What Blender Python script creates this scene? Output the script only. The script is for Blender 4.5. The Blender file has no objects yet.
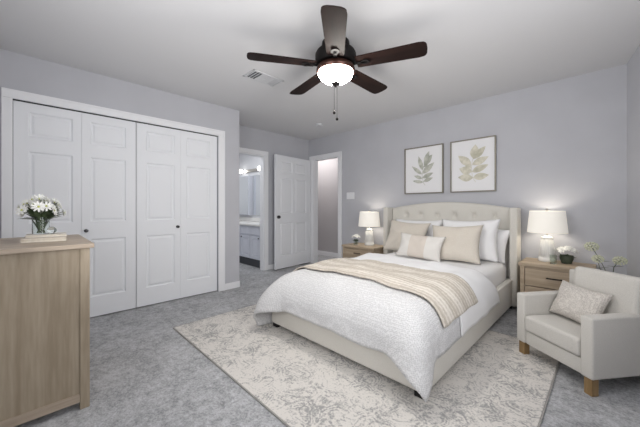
import bpy, bmesh, math, random
from mathutils import Vector, Matrix, noise
R = math.radians
PI = math.pi
random.seed(7)
SC = bpy.context.scene
C = SC.collection

# ------------------------------------------------------------------ camera
cam_d = bpy.data.cameras.new('camera')
cam = bpy.data.objects.new('camera', cam_d)
C.objects.link(cam)
cam.location = (0, 0, 1.105)
cam.rotation_euler = (R(90), 0, R(45))
cam_d.sensor_width = 36
cam_d.lens = 36 * 287.5 / 640
cam_d.shift_y = -6.5 / 640
cam_d.clip_start = 0.02
SC.camera = cam

# ------------------------------------------------------------------ world, lights, exposure
w = bpy.data.worlds.new('world')
SC.world = w
w.use_nodes = True
w.node_tree.nodes['Background'].inputs[0].default_value = (0.95, 0.97, 1.0, 1)
w.node_tree.nodes['Background'].inputs[1].default_value = 0.5
SC.view_settings.view_transform = 'Standard'
SC.view_settings.look = 'None'
SC.view_settings.gamma = 1
SC.view_settings.exposure = 0.64
try:
    SC.view_settings.use_curve_mapping = False
except Exception:
    pass


def area(name, loc, rot, sx, sy, power, col=(1, 1, 1), spread=180):
    d = bpy.data.lights.new(name, 'AREA')
    d.shape = 'RECTANGLE'
    d.size, d.size_y = sx, sy
    d.energy = power
    d.color = col
    d.spread = R(spread)
    o = bpy.data.objects.new(name, d)
    o.location = loc
    o.rotation_euler = rot
    C.objects.link(o)
    return o


def point(name, loc, power, col=(1, 1, 1), rad=0.05):
    d = bpy.data.lights.new(name, 'POINT')
    d.energy = power
    d.color = col
    d.shadow_soft_size = rad
    o = bpy.data.objects.new(name, d)
    o.location = loc
    C.objects.link(o)
    return o


# fill lamps added at made-up windows behind the camera and in the right wall
area('added_window_fill', (-1.10, -0.27, 1.35), (R(118), 0, 0), 1.2, 1.2, 15, (1.0, 0.99, 0.98))
area('added_window_fill', (0.48, 1.05, 1.45), (0, R(118), R(-8.5)), 1.1, 1.2, 17, (1.0, 0.99, 0.98))
area('hall_light', (-4.6, 4.25, 2.40), (0, 0, 0), 1.0, 0.4, 10, (1.0, 0.955, 0.93))
area('bathroom_light', (-5.1, 2.4, 2.40), (0, 0, 0), 0.8, 0.6, 9, (0.97, 0.98, 1.0))



# ------------------------------------------------------------------ helpers
def lin(c):
    return tuple(((v / 255) / 12.92 if v / 255 <= 0.04045 else ((v / 255 + 0.055) / 1.055) ** 2.4) for v in c) + (1,)


def mat(name, col, rough=0.6, metal=0.0, col2=None, scale=20, bump=0.0, bscale=None, detail=4, stretch=None,
        emit=None, estr=0, trans=0, sheen=0, lo=0.35, hi=0.65, ior=1.45, bdist=0.01, spec=None):
    m = bpy.data.materials.new(name)
    m.use_nodes = True
    nt = m.node_tree
    b = nt.nodes['Principled BSDF']
    b.inputs['Base Color'].default_value = lin(col)
    b.inputs['Roughness'].default_value = rough
    b.inputs['Metallic'].default_value = metal
    if spec is not None:
        b.inputs['Specular IOR Level'].default_value = spec
    b.inputs['IOR'].default_value = ior
    if trans:
        b.inputs['Transmission Weight'].default_value = trans
    if sheen:
        b.inputs['Sheen Weight'].default_value = sheen
    if emit:
        b.inputs['Emission Color'].default_value = lin(emit)
        b.inputs['Emission Strength'].default_value = estr
    tc = nt.nodes.new('ShaderNodeTexCoord')
    mp = nt.nodes.new('ShaderNodeMapping')
    nt.links.new(tc.outputs['Object'], mp.inputs['Vector'])
    if stretch:
        mp.inputs['Scale'].default_value = stretch
    if col2:
        n = nt.nodes.new('ShaderNodeTexNoise')
        n.inputs['Scale'].default_value = scale
        n.inputs['Detail'].default_value = detail
        nt.links.new(mp.outputs[0], n.inputs['Vector'])
        r = nt.nodes.new('ShaderNodeValToRGB')
        r.color_ramp.elements[0].position = lo
        r.color_ramp.elements[0].color = lin(col)
        r.color_ramp.elements[1].position = hi
        r.color_ramp.elements[1].color = lin(col2)
        nt.links.new(n.outputs[0], r.inputs[0])
        nt.links.new(r.outputs[0], b.inputs['Base Color'])
    if bump:
        n2 = nt.nodes.new('ShaderNodeTexNoise')
        n2.inputs['Scale'].default_value = bscale or scale
        n2.inputs['Detail'].default_value = 3
        nt.links.new(mp.outputs[0], n2.inputs['Vector'])
        bp = nt.nodes.new('ShaderNodeBump')
        bp.inputs['Strength'].default_value = bump
        bp.inputs['Distance'].default_value = bdist
        nt.links.new(n2.outputs[0], bp.inputs['Height'])
        nt.links.new(bp.outputs[0], b.inputs['Normal'])
    return m


def N(nt, t, **kw):
    n = nt.nodes.new(t)
    for k, v in kw.items():
        setattr(n, k, v)
    return n


def mathn(nt, op, a, b=None, c=None):
    n = nt.nodes.new('ShaderNodeMath')
    n.operation = op
    for i, v in enumerate((a, b, c)):
        if v is None:
            continue
        if isinstance(v, (int, float)):
            n.inputs[i].default_value = v
        else:
            nt.links.new(v, n.inputs[i])
    return n.outputs[0]


def mixc(nt, f, a, b):
    n = nt.nodes.new('ShaderNodeMix')
    n.data_type = 'RGBA'
    for s, v in ((n.inputs[0], f), (n.inputs[6], a), (n.inputs[7], b)):
        if isinstance(v, (tuple, float, int)):
            s.default_value = v
        else:
            nt.links.new(v, s)
    return n.outputs[2]


def ramp(nt, f, p0, p1, c0=(0, 0, 0, 1), c1=(1, 1, 1, 1)):
    r = nt.nodes.new('ShaderNodeValToRGB')
    r.color_ramp.elements[0].position = p0
    r.color_ramp.elements[0].color = c0
    r.color_ramp.elements[1].position = p1
    r.color_ramp.elements[1].color = c1
    nt.links.new(f, r.inputs[0])
    return r.outputs[0]


def wood_mat(name, c1, c2, axis='z', rough=0.5, scale=1.0):
    m = bpy.data.materials.new(name)
    m.use_nodes = True
    nt = m.node_tree
    b = nt.nodes['Principled BSDF']
    b.inputs['Roughness'].default_value = rough
    tc = N(nt, 'ShaderNodeTexCoord')
    mp = N(nt, 'ShaderNodeMapping')
    s = {'z': (14, 14, 1.1), 'x': (1.1, 14, 14), 'y': (14, 1.1, 14)}[axis]
    mp.inputs['Scale'].default_value = tuple(v * scale for v in s)
    nt.links.new(tc.outputs['Object'], mp.inputs['Vector'])
    n1 = N(nt, 'ShaderNodeTexNoise')
    n1.inputs['Scale'].default_value = 1.0
    n1.inputs['Detail'].default_value = 5
    n1.inputs['Distortion'].default_value = 0.6
    nt.links.new(mp.outputs[0], n1.inputs['Vector'])
    n2 = N(nt, 'ShaderNodeTexNoise')
    n2.inputs['Scale'].default_value = 6.0
    n2.inputs['Detail'].default_value = 4
    nt.links.new(mp.outputs[0], n2.inputs['Vector'])
    f = mathn(nt, 'ADD', mathn(nt, 'MULTIPLY', n1.outputs[0], 0.65), mathn(nt, 'MULTIPLY', n2.outputs[0], 0.35))
    r = ramp(nt, f, 0.35, 0.66, lin(c1), lin(c2))
    nt.links.new(r, b.inputs['Base Color'])
    bp = N(nt, 'ShaderNodeBump')
    bp.inputs['Strength'].default_value = 0.15
    bp.inputs['Distance'].default_value = 0.002
    nt.links.new(f, bp.inputs['Height'])
    nt.links.new(bp.outputs[0], b.inputs['Normal'])
    return m


def rug_mat():
    m = bpy.data.materials.new('distressed_rug')
    m.use_nodes = True
    nt = m.node_tree
    b = nt.nodes['Principled BSDF']
    b.inputs['Roughness'].default_value = 0.95
    b.inputs['Specular IOR Level'].default_value = 0.1
    tc = N(nt, 'ShaderNodeTexCoord')
    # warp
    nw = N(nt, 'ShaderNodeTexNoise')
    nw.inputs['Scale'].default_value = 5
    nw.inputs['Detail'].default_value = 2
    nt.links.new(tc.outputs['Object'], nw.inputs['Vector'])
    vm = N(nt, 'ShaderNodeVectorMath', operation='MULTIPLY_ADD')
    nt.links.new(nw.outputs[1], vm.inputs[0])
    vm.inputs[1].default_value = (0.3, 0.3, 0)
    nt.links.new(tc.outputs['Object'], vm.inputs[2])
    # petals: contour lines of a distance field
    v = N(nt, 'ShaderNodeTexVoronoi', feature='F1')
    v.inputs['Scale'].default_value = 6.5
    nt.links.new(vm.outputs[0], v.inputs['Vector'])
    rings = mathn(nt, 'SINE', mathn(nt, 'MULTIPLY', v.outputs['Distance'], 40.0))
    v2 = N(nt, 'ShaderNodeTexVoronoi', feature='DISTANCE_TO_EDGE')
    v2.inputs['Scale'].default_value = 14
    nt.links.new(vm.outputs[0], v2.inputs['Vector'])
    veins = mathn(nt, 'LESS_THAN', v2.outputs['Distance'], 0.09)
    pat = mathn(nt, 'ADD', mathn(nt, 'MULTIPLY', rings, 0.33), mathn(nt, 'MULTIPLY', veins, 0.35))
    wear = N(nt, 'ShaderNodeTexNoise')
    wear.inputs['Scale'].default_value = 8.0
    wear.inputs['Detail'].default_value = 6
    wear.inputs['Roughness'].default_value = 0.7
    nt.links.new(tc.outputs['Object'], wear.inputs['Vector'])
    fine = N(nt, 'ShaderNodeTexNoise')
    fine.inputs['Scale'].default_value = 90
    fine.inputs['Detail'].default_value = 2
    nt.links.new(tc.outputs['Object'], fine.inputs['Vector'])
    a = mathn(nt, 'ADD', pat, mathn(nt, 'MULTIPLY', mathn(nt, 'SUBTRACT', wear.outputs[0], 0.5), 3.2))
    a = mathn(nt, 'ADD', a, mathn(nt, 'MULTIPLY', mathn(nt, 'SUBTRACT', fine.outputs[0], 0.5), 3.0))
    low = N(nt, 'ShaderNodeTexNoise')
    low.inputs['Scale'].default_value = 3.0
    low.inputs['Detail'].default_value = 2
    nt.links.new(tc.outputs['Object'], low.inputs['Vector'])
    a = mathn(nt, 'ADD', a, mathn(nt, 'MULTIPLY', mathn(nt, 'SUBTRACT', low.outputs[0], 0.5), 2.0))
    f = ramp(nt, a, -0.5, 1.5)
    col = mixc(nt, f, lin((217, 213, 208)), lin((160, 159, 158)))
    nt.links.new(col, b.inputs['Base Color'])
    bp = N(nt, 'ShaderNodeBump')
    bp.inputs['Strength'].default_value = 0.5
    bp.inputs['Distance'].default_value = 0.004
    nt.links.new(fine.outputs[0], bp.inputs['Height'])
    nt.links.new(bp.outputs[0], b.inputs['Normal'])
    return m


def carpet_mat():
    m = bpy.data.materials.new('grey_carpet')
    m.use_nodes = True
    nt = m.node_tree
    b = nt.nodes['Principled BSDF']
    b.inputs['Roughness'].default_value = 1.0
    b.inputs['Specular IOR Level'].default_value = 0.05
    tc = N(nt, 'ShaderNodeTexCoord')
    n1 = N(nt, 'ShaderNodeTexNoise')
    n1.inputs['Scale'].default_value = 4.5
    n1.inputs['Detail'].default_value = 5
    n1.inputs['Roughness'].default_value = 0.65
    n2 = N(nt, 'ShaderNodeTexNoise')
    n2.inputs['Scale'].default_value = 70
    n2.inputs['Detail'].default_value = 4
    n2.inputs['Roughness'].default_value = 0.8
    n3 = N(nt, 'ShaderNodeTexNoise')
    n3.inputs['Scale'].default_value = 22
    n3.inputs['Detail'].default_value = 3
    for n in (n1, n2, n3):
        nt.links.new(tc.outputs['Object'], n.inputs['Vector'])
    f = mathn(nt, 'ADD', mathn(nt, 'MULTIPLY', n1.outputs[0], 0.25), mathn(nt, 'MULTIPLY', n2.outputs[0], 0.52))
    f = mathn(nt, 'ADD', f, mathn(nt, 'MULTIPLY', n3.outputs[0], 0.25))
    nt.links.new(ramp(nt, f, 0.41, 0.60, lin((140, 141, 143)), lin((202, 203, 206))), b.inputs['Base Color'])
    bp = N(nt, 'ShaderNodeBump')
    bp.inputs['Strength'].default_value = 0.8
    bp.inputs['Distance'].default_value = 0.01
    nt.links.new(f, bp.inputs['Height'])
    nt.links.new(bp.outputs[0], b.inputs['Normal'])
    return m


def weave_mat(name, c1, c2, scale=120, bump=0.4, rough=0.9, cells=False):
    """woven cloth: crossing waves or small raised cells"""
    m = bpy.data.materials.new(name)
    m.use_nodes = True
    nt = m.node_tree
    b = nt.nodes['Principled BSDF']
    b.inputs['Roughness'].default_value = rough
    b.inputs['Specular IOR Level'].default_value = 0.15
    b.inputs['Sheen Weight'].default_value = 0.15
    tc = N(nt, 'ShaderNodeTexCoord')
    if cells:
        v = N(nt, 'ShaderNodeTexVoronoi', feature='F1')
        v.inputs['Scale'].default_value = scale
        v.inputs['Randomness'].default_value = 0.5
        nt.links.new(tc.outputs['Object'], v.inputs['Vector'])
        f = v.outputs['Distance']
    else:
        n = N(nt, 'ShaderNodeTexNoise')
        n.inputs['Scale'].default_value = scale
        n.inputs['Detail'].default_value = 4
        n.inputs['Roughness'].default_value = 0.7
        nt.links.new(tc.outputs['Object'], n.inputs['Vector'])
        f = n.outputs[0]
    nt.links.new(ramp(nt, f, 0.3, 0.7, lin(c1), lin(c2)), b.inputs['Base Color'])
    bp = N(nt, 'ShaderNodeBump')
    bp.inputs['Strength'].default_value = bump
    bp.inputs['Distance'].default_value = 0.004
    nt.links.new(f, bp.inputs['Height'])
    nt.links.new(bp.outputs[0], b.inputs['Normal'])
    return m


def stripe_mat(name, c1, c2, axis, freq, bump=0.5, c3=None):
    m = bpy.data.materials.new(name)
    m.use_nodes = True
    nt = m.node_tree
    b = nt.nodes['Principled BSDF']
    b.inputs['Roughness'].default_value = 0.95
    b.inputs['Specular IOR Level'].default_value = 0.1
    tc = N(nt, 'ShaderNodeTexCoord')
    sp = N(nt, 'ShaderNodeSeparateXYZ')
    nt.links.new(tc.outputs['Object'], sp.inputs[0])
    n = N(nt, 'ShaderNodeTexNoise')
    n.inputs['Scale'].default_value = 60
    n.inputs['Detail'].default_value = 3
    nt.links.new(tc.outputs['Object'], n.inputs['Vector'])
    c = sp.outputs['XYZ'.index(axis)]
    s1 = mathn(nt, 'SINE', mathn(nt, 'MULTIPLY', c, freq))
    s2 = mathn(nt, 'SINE', mathn(nt, 'MULTIPLY', c, freq * 0.23))
    s = mathn(nt, 'ADD', mathn(nt, 'MULTIPLY', s1, 0.22), mathn(nt, 'MULTIPLY', s2, 0.22))
    s = mathn(nt, 'ADD', s, n.outputs[0])
    nt.links.new(ramp(nt, s, 0.25, 0.8, lin(c1), lin(c2)), b.inputs['Base Color'])
    bp = N(nt, 'ShaderNodeBump')
    bp.inputs['Strength'].default_value = bump
    bp.inputs['Distance'].default_value = 0.006
    nt.links.new(s, bp.inputs['Height'])
    nt.links.new(bp.outputs[0], b.inputs['Normal'])
    return m


def obj(name, bm, m, parent=None, smooth=False, angle=None, rec=True):
    if rec:
        bmesh.ops.recalc_face_normals(bm, faces=bm.faces[:])
    me = bpy.data.meshes.new(name)
    bm.to_mesh(me)
    bm.free()
    me.materials.append(m)
    if smooth:
        for p in me.polygons:
            p.use_smooth = True
        if angle:
            me.set_sharp_from_angle(angle=R(angle))
    o = bpy.data.objects.new(name, me)
    C.objects.link(o)
    if parent:
        o.parent = parent
    return o


def thing(name, label, cat, loc=(0, 0, 0), rz=0, group=None):
    o = bpy.data.objects.new(name, None)
    o.empty_display_size = 0.1
    C.objects.link(o)
    o.location = loc
    o.rotation_euler = (0, 0, rz)
    o['label'] = label
    o['category'] = cat
    if group:
        o['group'] = group
    return o


def tag(o, label, cat, group=None):
    o['label'] = label
    o['category'] = cat
    if group:
        o['group'] = group
    return o


def struct(name, bm, m, label=None, smooth=False):
    o = obj(name, bm, m, None, smooth, 35 if smooth else None)
    o['kind'] = 'structure'
    if label:
        o['label'] = label
    return o


def copy_thing(root, name=None):
    r = root.copy()
    C.objects.link(r)
    for ch in root.children:
        c = ch.copy()
        C.objects.link(c)
        c.parent = r
        for g in ch.children:
            d = g.copy()
            C.objects.link(d)
            d.parent = c
    return r


def BM():
    return bmesh.new()


def box(bm, x0, x1, y0, y1, z0, z1, bev=0, seg=2, M=None):
    r = bmesh.ops.create_cube(bm, size=1)
    vs = r['verts']
    for v in vs:
        v.co = Vector(((x0 + x1) / 2 + v.co.x * (x1 - x0), (y0 + y1) / 2 + v.co.y * (y1 - y0), (z0 + z1) / 2 + v.co.z * (z1 - z0)))
    if M:
        for v in vs:
            v.co = M @ v.co
    if bev:
        es = set()
        for v in vs:
            es.update(v.link_edges)
        bmesh.ops.bevel(bm, geom=list(es), offset=bev, segments=seg, profile=0.6, affect='EDGES')
    return bm


def bx(*a, **k):
    return box(BM(), *a, **k)


def lathe(bm, prof, n=32, c=(0, 0, 0), M=None):
    rings = []
    for r, z in prof:
        ring = []
        if r < 1e-5:
            p = Vector((c[0], c[1], c[2] + z))
            ring = [bm.verts.new(M @ p if M else p)]
        else:
            for i in range(n):
                a = 2 * PI * i / n
                p = Vector((c[0] + r * math.cos(a), c[1] + r * math.sin(a), c[2] + z))
                ring.append(bm.verts.new(M @ p if M else p))
        rings.append(ring)
    for a, b in zip(rings, rings[1:]):
        if len(a) == 1 and len(b) == 1:
            continue
        for i in range(n):
            j = (i + 1) % n
            if len(a) == 1:
                bm.faces.new((a[0], b[i], b[j]))
            elif len(b) == 1:
                bm.faces.new((a[i], a[j], b[0]))
            else:
                bm.faces.new((a[i], a[j], b[j], b[i]))
    return bm


def tube(bm, pts, r, n=8, r2=None):
    pts = [Vector(p) for p in pts]
    rings = []
    for i, p in enumerate(pts):
        t = (pts[min(i + 1, len(pts) - 1)] - pts[max(i - 1, 0)]).normalized()
        up = Vector((0, 0, 1)) if abs(t.z) < 0.9 else Vector((1, 0, 0))
        a = t.cross(up).normalized()
        b = t.cross(a).normalized()
        rr = r if r2 is None else r + (r2 - r) * i / (len(pts) - 1)
        rings.append([bm.verts.new(p + a * rr * math.cos(2 * PI * k / n) + b * rr * math.sin(2 * PI * k / n)) for k in range(n)])
    for q, s in zip(rings, rings[1:]):
        for k in range(n):
            bm.faces.new((q[k], q[(k + 1) % n], s[(k + 1) % n], s[k]))
    bm.faces.new(rings[0][::-1])
    bm.faces.new(rings[-1])
    return bm


def nz(x, y, z=0.0, s=1.0):
    return noise.noise(Vector((x * s, y * s, z * s)))


# ------------------------------------------------------------------ materials
M_wall = mat('wall_paint', (193, 194, 200), 0.85, col2=(197, 198, 204), scale=3, bump=0.08, bscale=180, bdist=0.002)
M_hallwall = mat('hall_wall_paint', (188, 185, 187), 0.85, bump=0.08, bscale=180, bdist=0.002)
M_bathwall = mat('bathroom_wall_paint', (232, 233, 236), 0.7, bump=0.05, bscale=150, bdist=0.002)
M_ceil = mat('ceiling_paint', (220, 220, 222), 0.95, bump=0.25, bscale=120, bdist=0.003)
M_trim = mat('white_trim_paint', (242, 243, 246), 0.45, spec=0.3)
M_door = mat('white_door_paint', (240, 242, 246), 0.5, spec=0.3)
M_carpet = carpet_mat()
M_rug = rug_mat()
M_rugedge = weave_mat('rug_binding', (146, 144, 140), (172, 170, 166), 90)
M_oak = wood_mat('light_oak', (148, 134, 114), (178, 164, 144), 'z')
M_oakx = wood_mat('light_oak_across', (158, 137, 113), (192, 172, 148), 'x')
M_oaky = wood_mat('light_oak_lengthwise', (160, 144, 127), (190, 175, 158), 'y')
M_nightx = wood_mat('nightstand_oak', (158, 140, 118), (194, 176, 153), 'x')
M_legoak = wood_mat('oak_leg', (128, 102, 66), (160, 132, 92), 'z', scale=2)
M_dark = mat('dark_bronze', (22, 19, 19), 0.55, 0.2, spec=0.25)
M_knob = mat('dark_knob_metal', (70, 68, 70), 0.3, 0.8)
M_blade = wood_mat('walnut_blade', (27, 18, 17), (46, 30, 26), 'x', 0.6)
M_blade.node_tree.nodes['Principled BSDF'].inputs['Specular IOR Level'].default_value = 0.12
M_kit = mat('brushed_bronze_rim', (74, 46, 38), 0.35, 0.5)
M_globe = mat('frosted_globe', (255, 250, 240), 0.5, emit=(255, 250, 242), estr=42)
M_linen = weave_mat('beige_linen_upholstery', (214, 211, 203), (228, 225, 218), 260, 0.3)
M_chair = weave_mat('light_grey_upholstery', (196, 193, 187), (216, 213, 207), 240, 0.3)
M_black = mat('black_leg', (28, 26, 26), 0.5)
M_sheet = mat('white_sheet', (246, 246, 247), 0.85, bump=0.25, bscale=9, bdist=0.02, spec=0.15)
M_duvet = weave_mat('textured_white_duvet', (202, 202, 203), (228, 228, 229), 110, 0.6, cells=True)
M_throw = stripe_mat('beige_woven_throw', (200, 191, 179), (232, 226, 217), 'Y', 150, 0.9)
M_pbeige = weave_mat('beige_pillow_linen', (214, 206, 194), (228, 221, 210), 180, 0.35)
M_pwhite = mat('white_pillow_cotton', (246, 246, 247), 0.85, bump=0.15, bscale=12, bdist=0.02, spec=0.15)
M_boucle = weave_mat('cream_boucle', (190, 184, 178), (220, 215, 208), 110, 0.8, cells=True)
M_shade = mat('linen_lamp_shade', (240, 237, 230), 0.8, emit=(255, 248, 236), estr=0.2, bump=0.1, bscale=200, bdist=0.001)
M_ceramic = mat('white_ceramic', (236, 236, 234), 0.25)
M_brass = mat('pale_metal', (200, 196, 188), 0.3, 0.8)
M_glass = mat('clear_glass', (245, 250, 248), 0.03, trans=1.0)
M_ggreen = mat('green_glass', (238, 244, 238), 0.03, trans=1.0)
M_petal = mat('white_petal', (242, 242, 238), 0.7)
M_cream = mat('cream_petal', (226, 228, 204), 0.7)
M_center = mat('flower_centre', (190, 196, 110), 0.7)
M_leaf = mat('dark_green_leaf', (62, 78, 52), 0.6, col2=(86, 102, 70), scale=30)
M_stem = mat('green_stem', (88, 100, 74), 0.6)
M_pot = mat('dark_green_pot', (62, 68, 56), 0.5, col2=(76, 84, 68), scale=30)
M_book1 = mat('cream_book_cover', (226, 220, 210), 0.6)
M_book2 = mat('beige_book_cover', (206, 196, 184), 0.6)
M_page = stripe_mat('book_pages', (214, 206, 190), (238, 232, 220), 'Z', 1500, 0.2)
M_frame = mat('champagne_frame', (136, 131, 121), 0.4, 0.35)
M_paper = mat('art_paper', (240, 240, 242), 0.8)
M_leafp1 = mat('grey_green_print', (164, 167, 156), 0.9, col2=(208, 209, 200), scale=18)
M_leafp2 = mat('olive_beige_print', (190, 187, 168), 0.9, col2=(228, 224, 210), scale=16)
M_mirror = mat('mirror_glass', (240, 243, 245), 0.02, 1.0)
M_vanity = mat('white_vanity_paint', (226, 229, 238), 0.5)
M_counter = mat('white_counter', (244, 243, 240), 0.25)
M_bulb = mat('lit_bulb', (255, 255, 255), 0.5, emit=(255, 252, 246), estr=3)
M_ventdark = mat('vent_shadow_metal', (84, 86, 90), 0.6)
M_vent = mat('white_vent_metal', (212, 213, 216), 0.5)

# ------------------------------------------------------------------ structure
ZC = 2.435
XL, XC, YB, YF = -4.22, -3.60, 3.90, -0.30      # alcove wall, closet wall, back wall, front wall
XR = 0.128                                       # right wall at the back corner
SP = math.tan(R(8.5))                            # the right wall opens outwards
struct('floor', bx(-6.6, 1.1, -0.5, 5.0, -0.1, 0), M_carpet, 'grey mottled carpet')
struct('ceiling', bx(-6.6, 1.1, -0.5, 5.0, ZC, ZC + 0.1), M_ceil, 'pale grey textured ceiling')

# closet wall with opening, ends at an outside corner
CY0, CY1, CZ = -0.12, 1.717, 2.033
bm = BM()
box(bm, XC - 0.12, XC, -0.42, CY0, 0, ZC)
box(bm, XC - 0.12, XC, CY1, 2.023, 0, ZC)
box(bm, XC - 0.12, XC, CY0, CY1, CZ, ZC)
box(bm, -4.34, XC - 0.12, 1.90, 2.023, 0, ZC)     # closet end wall
box(bm, -4.34, -4.22, -0.42, 1.90, 0, ZC)         # closet back
struct('wall_left', bm, M_wall, 'grey wall with the closet opening')
# alcove wall with the bathroom doorway
BY0, BY1, BZ = 2.08, 2.85, 2.00
bm = BM()
box(bm, XL - 0.11, XL, 2.023, BY0, 0, ZC)
box(bm, XL - 0.11, XL, BY1, YB + 0.11, 0, ZC)
box(bm, XL - 0.11, XL, BY0, BY1, BZ, ZC)
struct('wall_alcove', bm, M_wall, 'grey alcove wall with the bathroom doorway')
# back wall with the hall doorway
HX0, HX1, HZ = -4.085, -3.43, 2.03
bm = BM()
box(bm, XL, HX0, YB, YB + 0.11, 0, ZC)
box(bm, HX1, 1.0, YB, YB + 0.11, 0, ZC)
box(bm, HX0, HX1, YB, YB + 0.11, HZ, ZC)
struct('wall_back', bm, M_wall, 'grey wall behind the bed')
struct('wall_hall_left', bx(-6.5, -6.4, 3.5, 4.70, 0, ZC), M_hallwall)
struct('wall_hall_near', bx(-6.4, -4.34, 3.501, 3.6, 0, ZC), M_hallwall)
struct('wall_hall', bx(-6.5, -2.4, 4.70, 4.8, 0, ZC), M_hallwall, 'grey hallway wall beyond the open doorway')
struct('wall_hall_end', bx(-2.5, -2.4, YB + 0.11, 4.70, 0, ZC), M_hallwall)
# right wall (splayed) with an opening for an added, unseen window
def rw(y):
    return XR + (YB - y) * SP
def rwbox(bm, y0, y1, z0, z1, th=0.12, inset=0.0):
    v = []
    for (y, o) in ((y0, 0), (y1, 0), (y1, 1), (y0, 1)):
        for z in (z0, z1):
            v.append(bm.verts.new((rw(y) - inset + o * (th + inset), y, z)))
    a = v
    for f in ((0, 2, 3, 1), (2, 4, 5, 3), (4, 6, 7, 5), (6, 0, 1, 7), (1, 3, 5, 7), (0, 6, 4, 2)):
        bm.faces.new([a[i] for i in f])
    return bm
bm = BM()
rwbox(bm, YF, 0.40, 0, ZC)
rwbox(bm, 1.70, YB, 0, ZC)
rwbox(bm, 0.40, 1.70, 0, 0.80)
rwbox(bm, 0.40, 1.70, 2.10, ZC)
struct('wall_right', bm, M_wall, 'grey right wall')
bm = BM()
box(bm, -3.72, -1.75, YF - 0.12, YF, 0, ZC)
box(bm, -0.45, 0.9, YF - 0.12, YF, 0, ZC)
box(bm, -1.75, -0.45, YF - 0.12, YF, 0, 0.68)
box(bm, -1.75, -0.45, YF - 0.12, YF, 2.02, ZC)
struct('wall_front', bm, M_wall)
# bathroom shell
bm = BM()
box(bm, -6.5, XL - 0.11, 3.40, 3.5, 0, ZC)
struct('wall_bathroom_back', bm, M_bathwall, 'bathroom wall behind the vanity')
struct('wall_bathroom_left', bx(-6.5, -6.4, 1.4, 3.4, 0, ZC), M_bathwall)
struct('wall_bathroom_front', bx(-6.5, -4.34, 1.3, 1.4, 0, ZC), M_bathwall)

# trims
cw, cp = 0.087, 0.018
bm = BM()
box(bm, XC, XC + cp, CY0 - 0.065, CY0, 0, CZ - 0.0005, 0.004)
box(bm, XC, XC + cp, CY1, CY1 + cw, 0, CZ - 0.0005, 0.004)
box(bm, XC, XC + cp, CY0 - 0.065, CY1 + cw, CZ, CZ + 0.076, 0.004)
box(bm, XC + cp, XC + cp + 0.006, CY1 + cw - 0.022, CY1 + cw - 0.002, 0, CZ + 0.05, 0.002)
box(bm, XC + cp, XC + cp + 0.006, CY0 - 0.063, CY1 + cw - 0.002, CZ + 0.054, CZ + 0.074, 0.002)
struct('trim_1', bm, M_trim, 'white casing around the closet doors')
bm = BM()
box(bm, XL, XL + cp, BY1, BY1 + 0.075, 0, BZ - 0.0005, 0.004)
box(bm, XL, XL + cp, BY0 - 0.05, BY0, 0, BZ - 0.0005, 0.004)
box(bm, XL, XL + cp, BY0 - 0.05, BY1 + 0.075, BZ, BZ + 0.072, 0.005)
box(bm, XL - 0.11, XL, BY1 - 0.015, BY1, 0, BZ)
box(bm, XL - 0.11, XL, BY0, BY1 - 0.0155, BZ - 0.015, BZ)
struct('trim_2', bm, M_trim, 'white casing around the bathroom doorway')
bm = BM()
box(bm, HX1, HX1 + 0.08, YB - cp, YB, 0, HZ - 0.0005, 0.004)
box(bm, HX0 - 0.10, HX0, YB - cp, YB, 0, HZ - 0.0005, 0.004)
box(bm, HX0 - 0.10, HX1 + 0.08, YB - cp, YB, HZ, HZ + 0.072, 0.005)
box(bm, HX1 - 0.015, HX1, YB, YB + 0.11, 0, HZ)
box(bm, HX0, HX0 + 0.015, YB, YB + 0.11, 0, HZ)
box(bm, HX0 + 0.0155, HX1 - 0.0155, YB, YB + 0.11, HZ - 0.015, HZ)
struct('trim_3', bm, M_trim, 'white casing around the hallway doorway')
bh = 0.085
struct('baseboard_left', box(bx(XC, XC + 0.014, CY1 + cw, 2.037, 0, bh, bev=0.004), XC - 0.12, XC + 0.014, 2.023, 2.037, 0, bh, 0.004), M_trim)
struct('baseboard_alcove', bx(XL, XL + 0.014, BY1 + 0.075, YB, 0, bh, bev=0.004), M_trim)
struct('baseboard_back', bx(HX1 + 0.08, XR, YB - 0.014, YB, 0, bh, bev=0.004), M_trim)
struct('baseboard_right', rwbox(BM(), YF, YB - 0.015, 0, bh, th=0.0, inset=0.014), M_trim)
struct('baseboard_hall', bx(-6.4, -2.5, 4.686, 4.70, 0, 0.10, bev=0.004), M_trim)
# unseen windows, made up to carry the fill lamps
bm = BM()
for (a, b_, c, d) in ((-1.75, -1.69, 0.68, 2.02), (-0.51, -0.45, 0.68, 2.02), (-1.69, -0.51, 0.68, 0.74), (-1.69, -0.51, 1.96, 2.02), (-1.12, -1.08, 0.74, 1.96)):
    box(bm, a, b_, YF - 0.09, YF - 0.04, c, d)
struct('added_window_1', bm, M_trim)
bm = BM()
for (y0, y1, z0, z1) in ((0.40, 0.45, 0.80, 2.10), (1.65, 1.70, 0.80, 2.10), (0.40, 1.70, 0.80, 0.85), (0.40, 1.70, 2.05, 2.10)):
    rwbox(bm, y0, y1, z0, z1, th=0.08, inset=-0.04)
struct('added_window_2', bm, M_trim)


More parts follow.
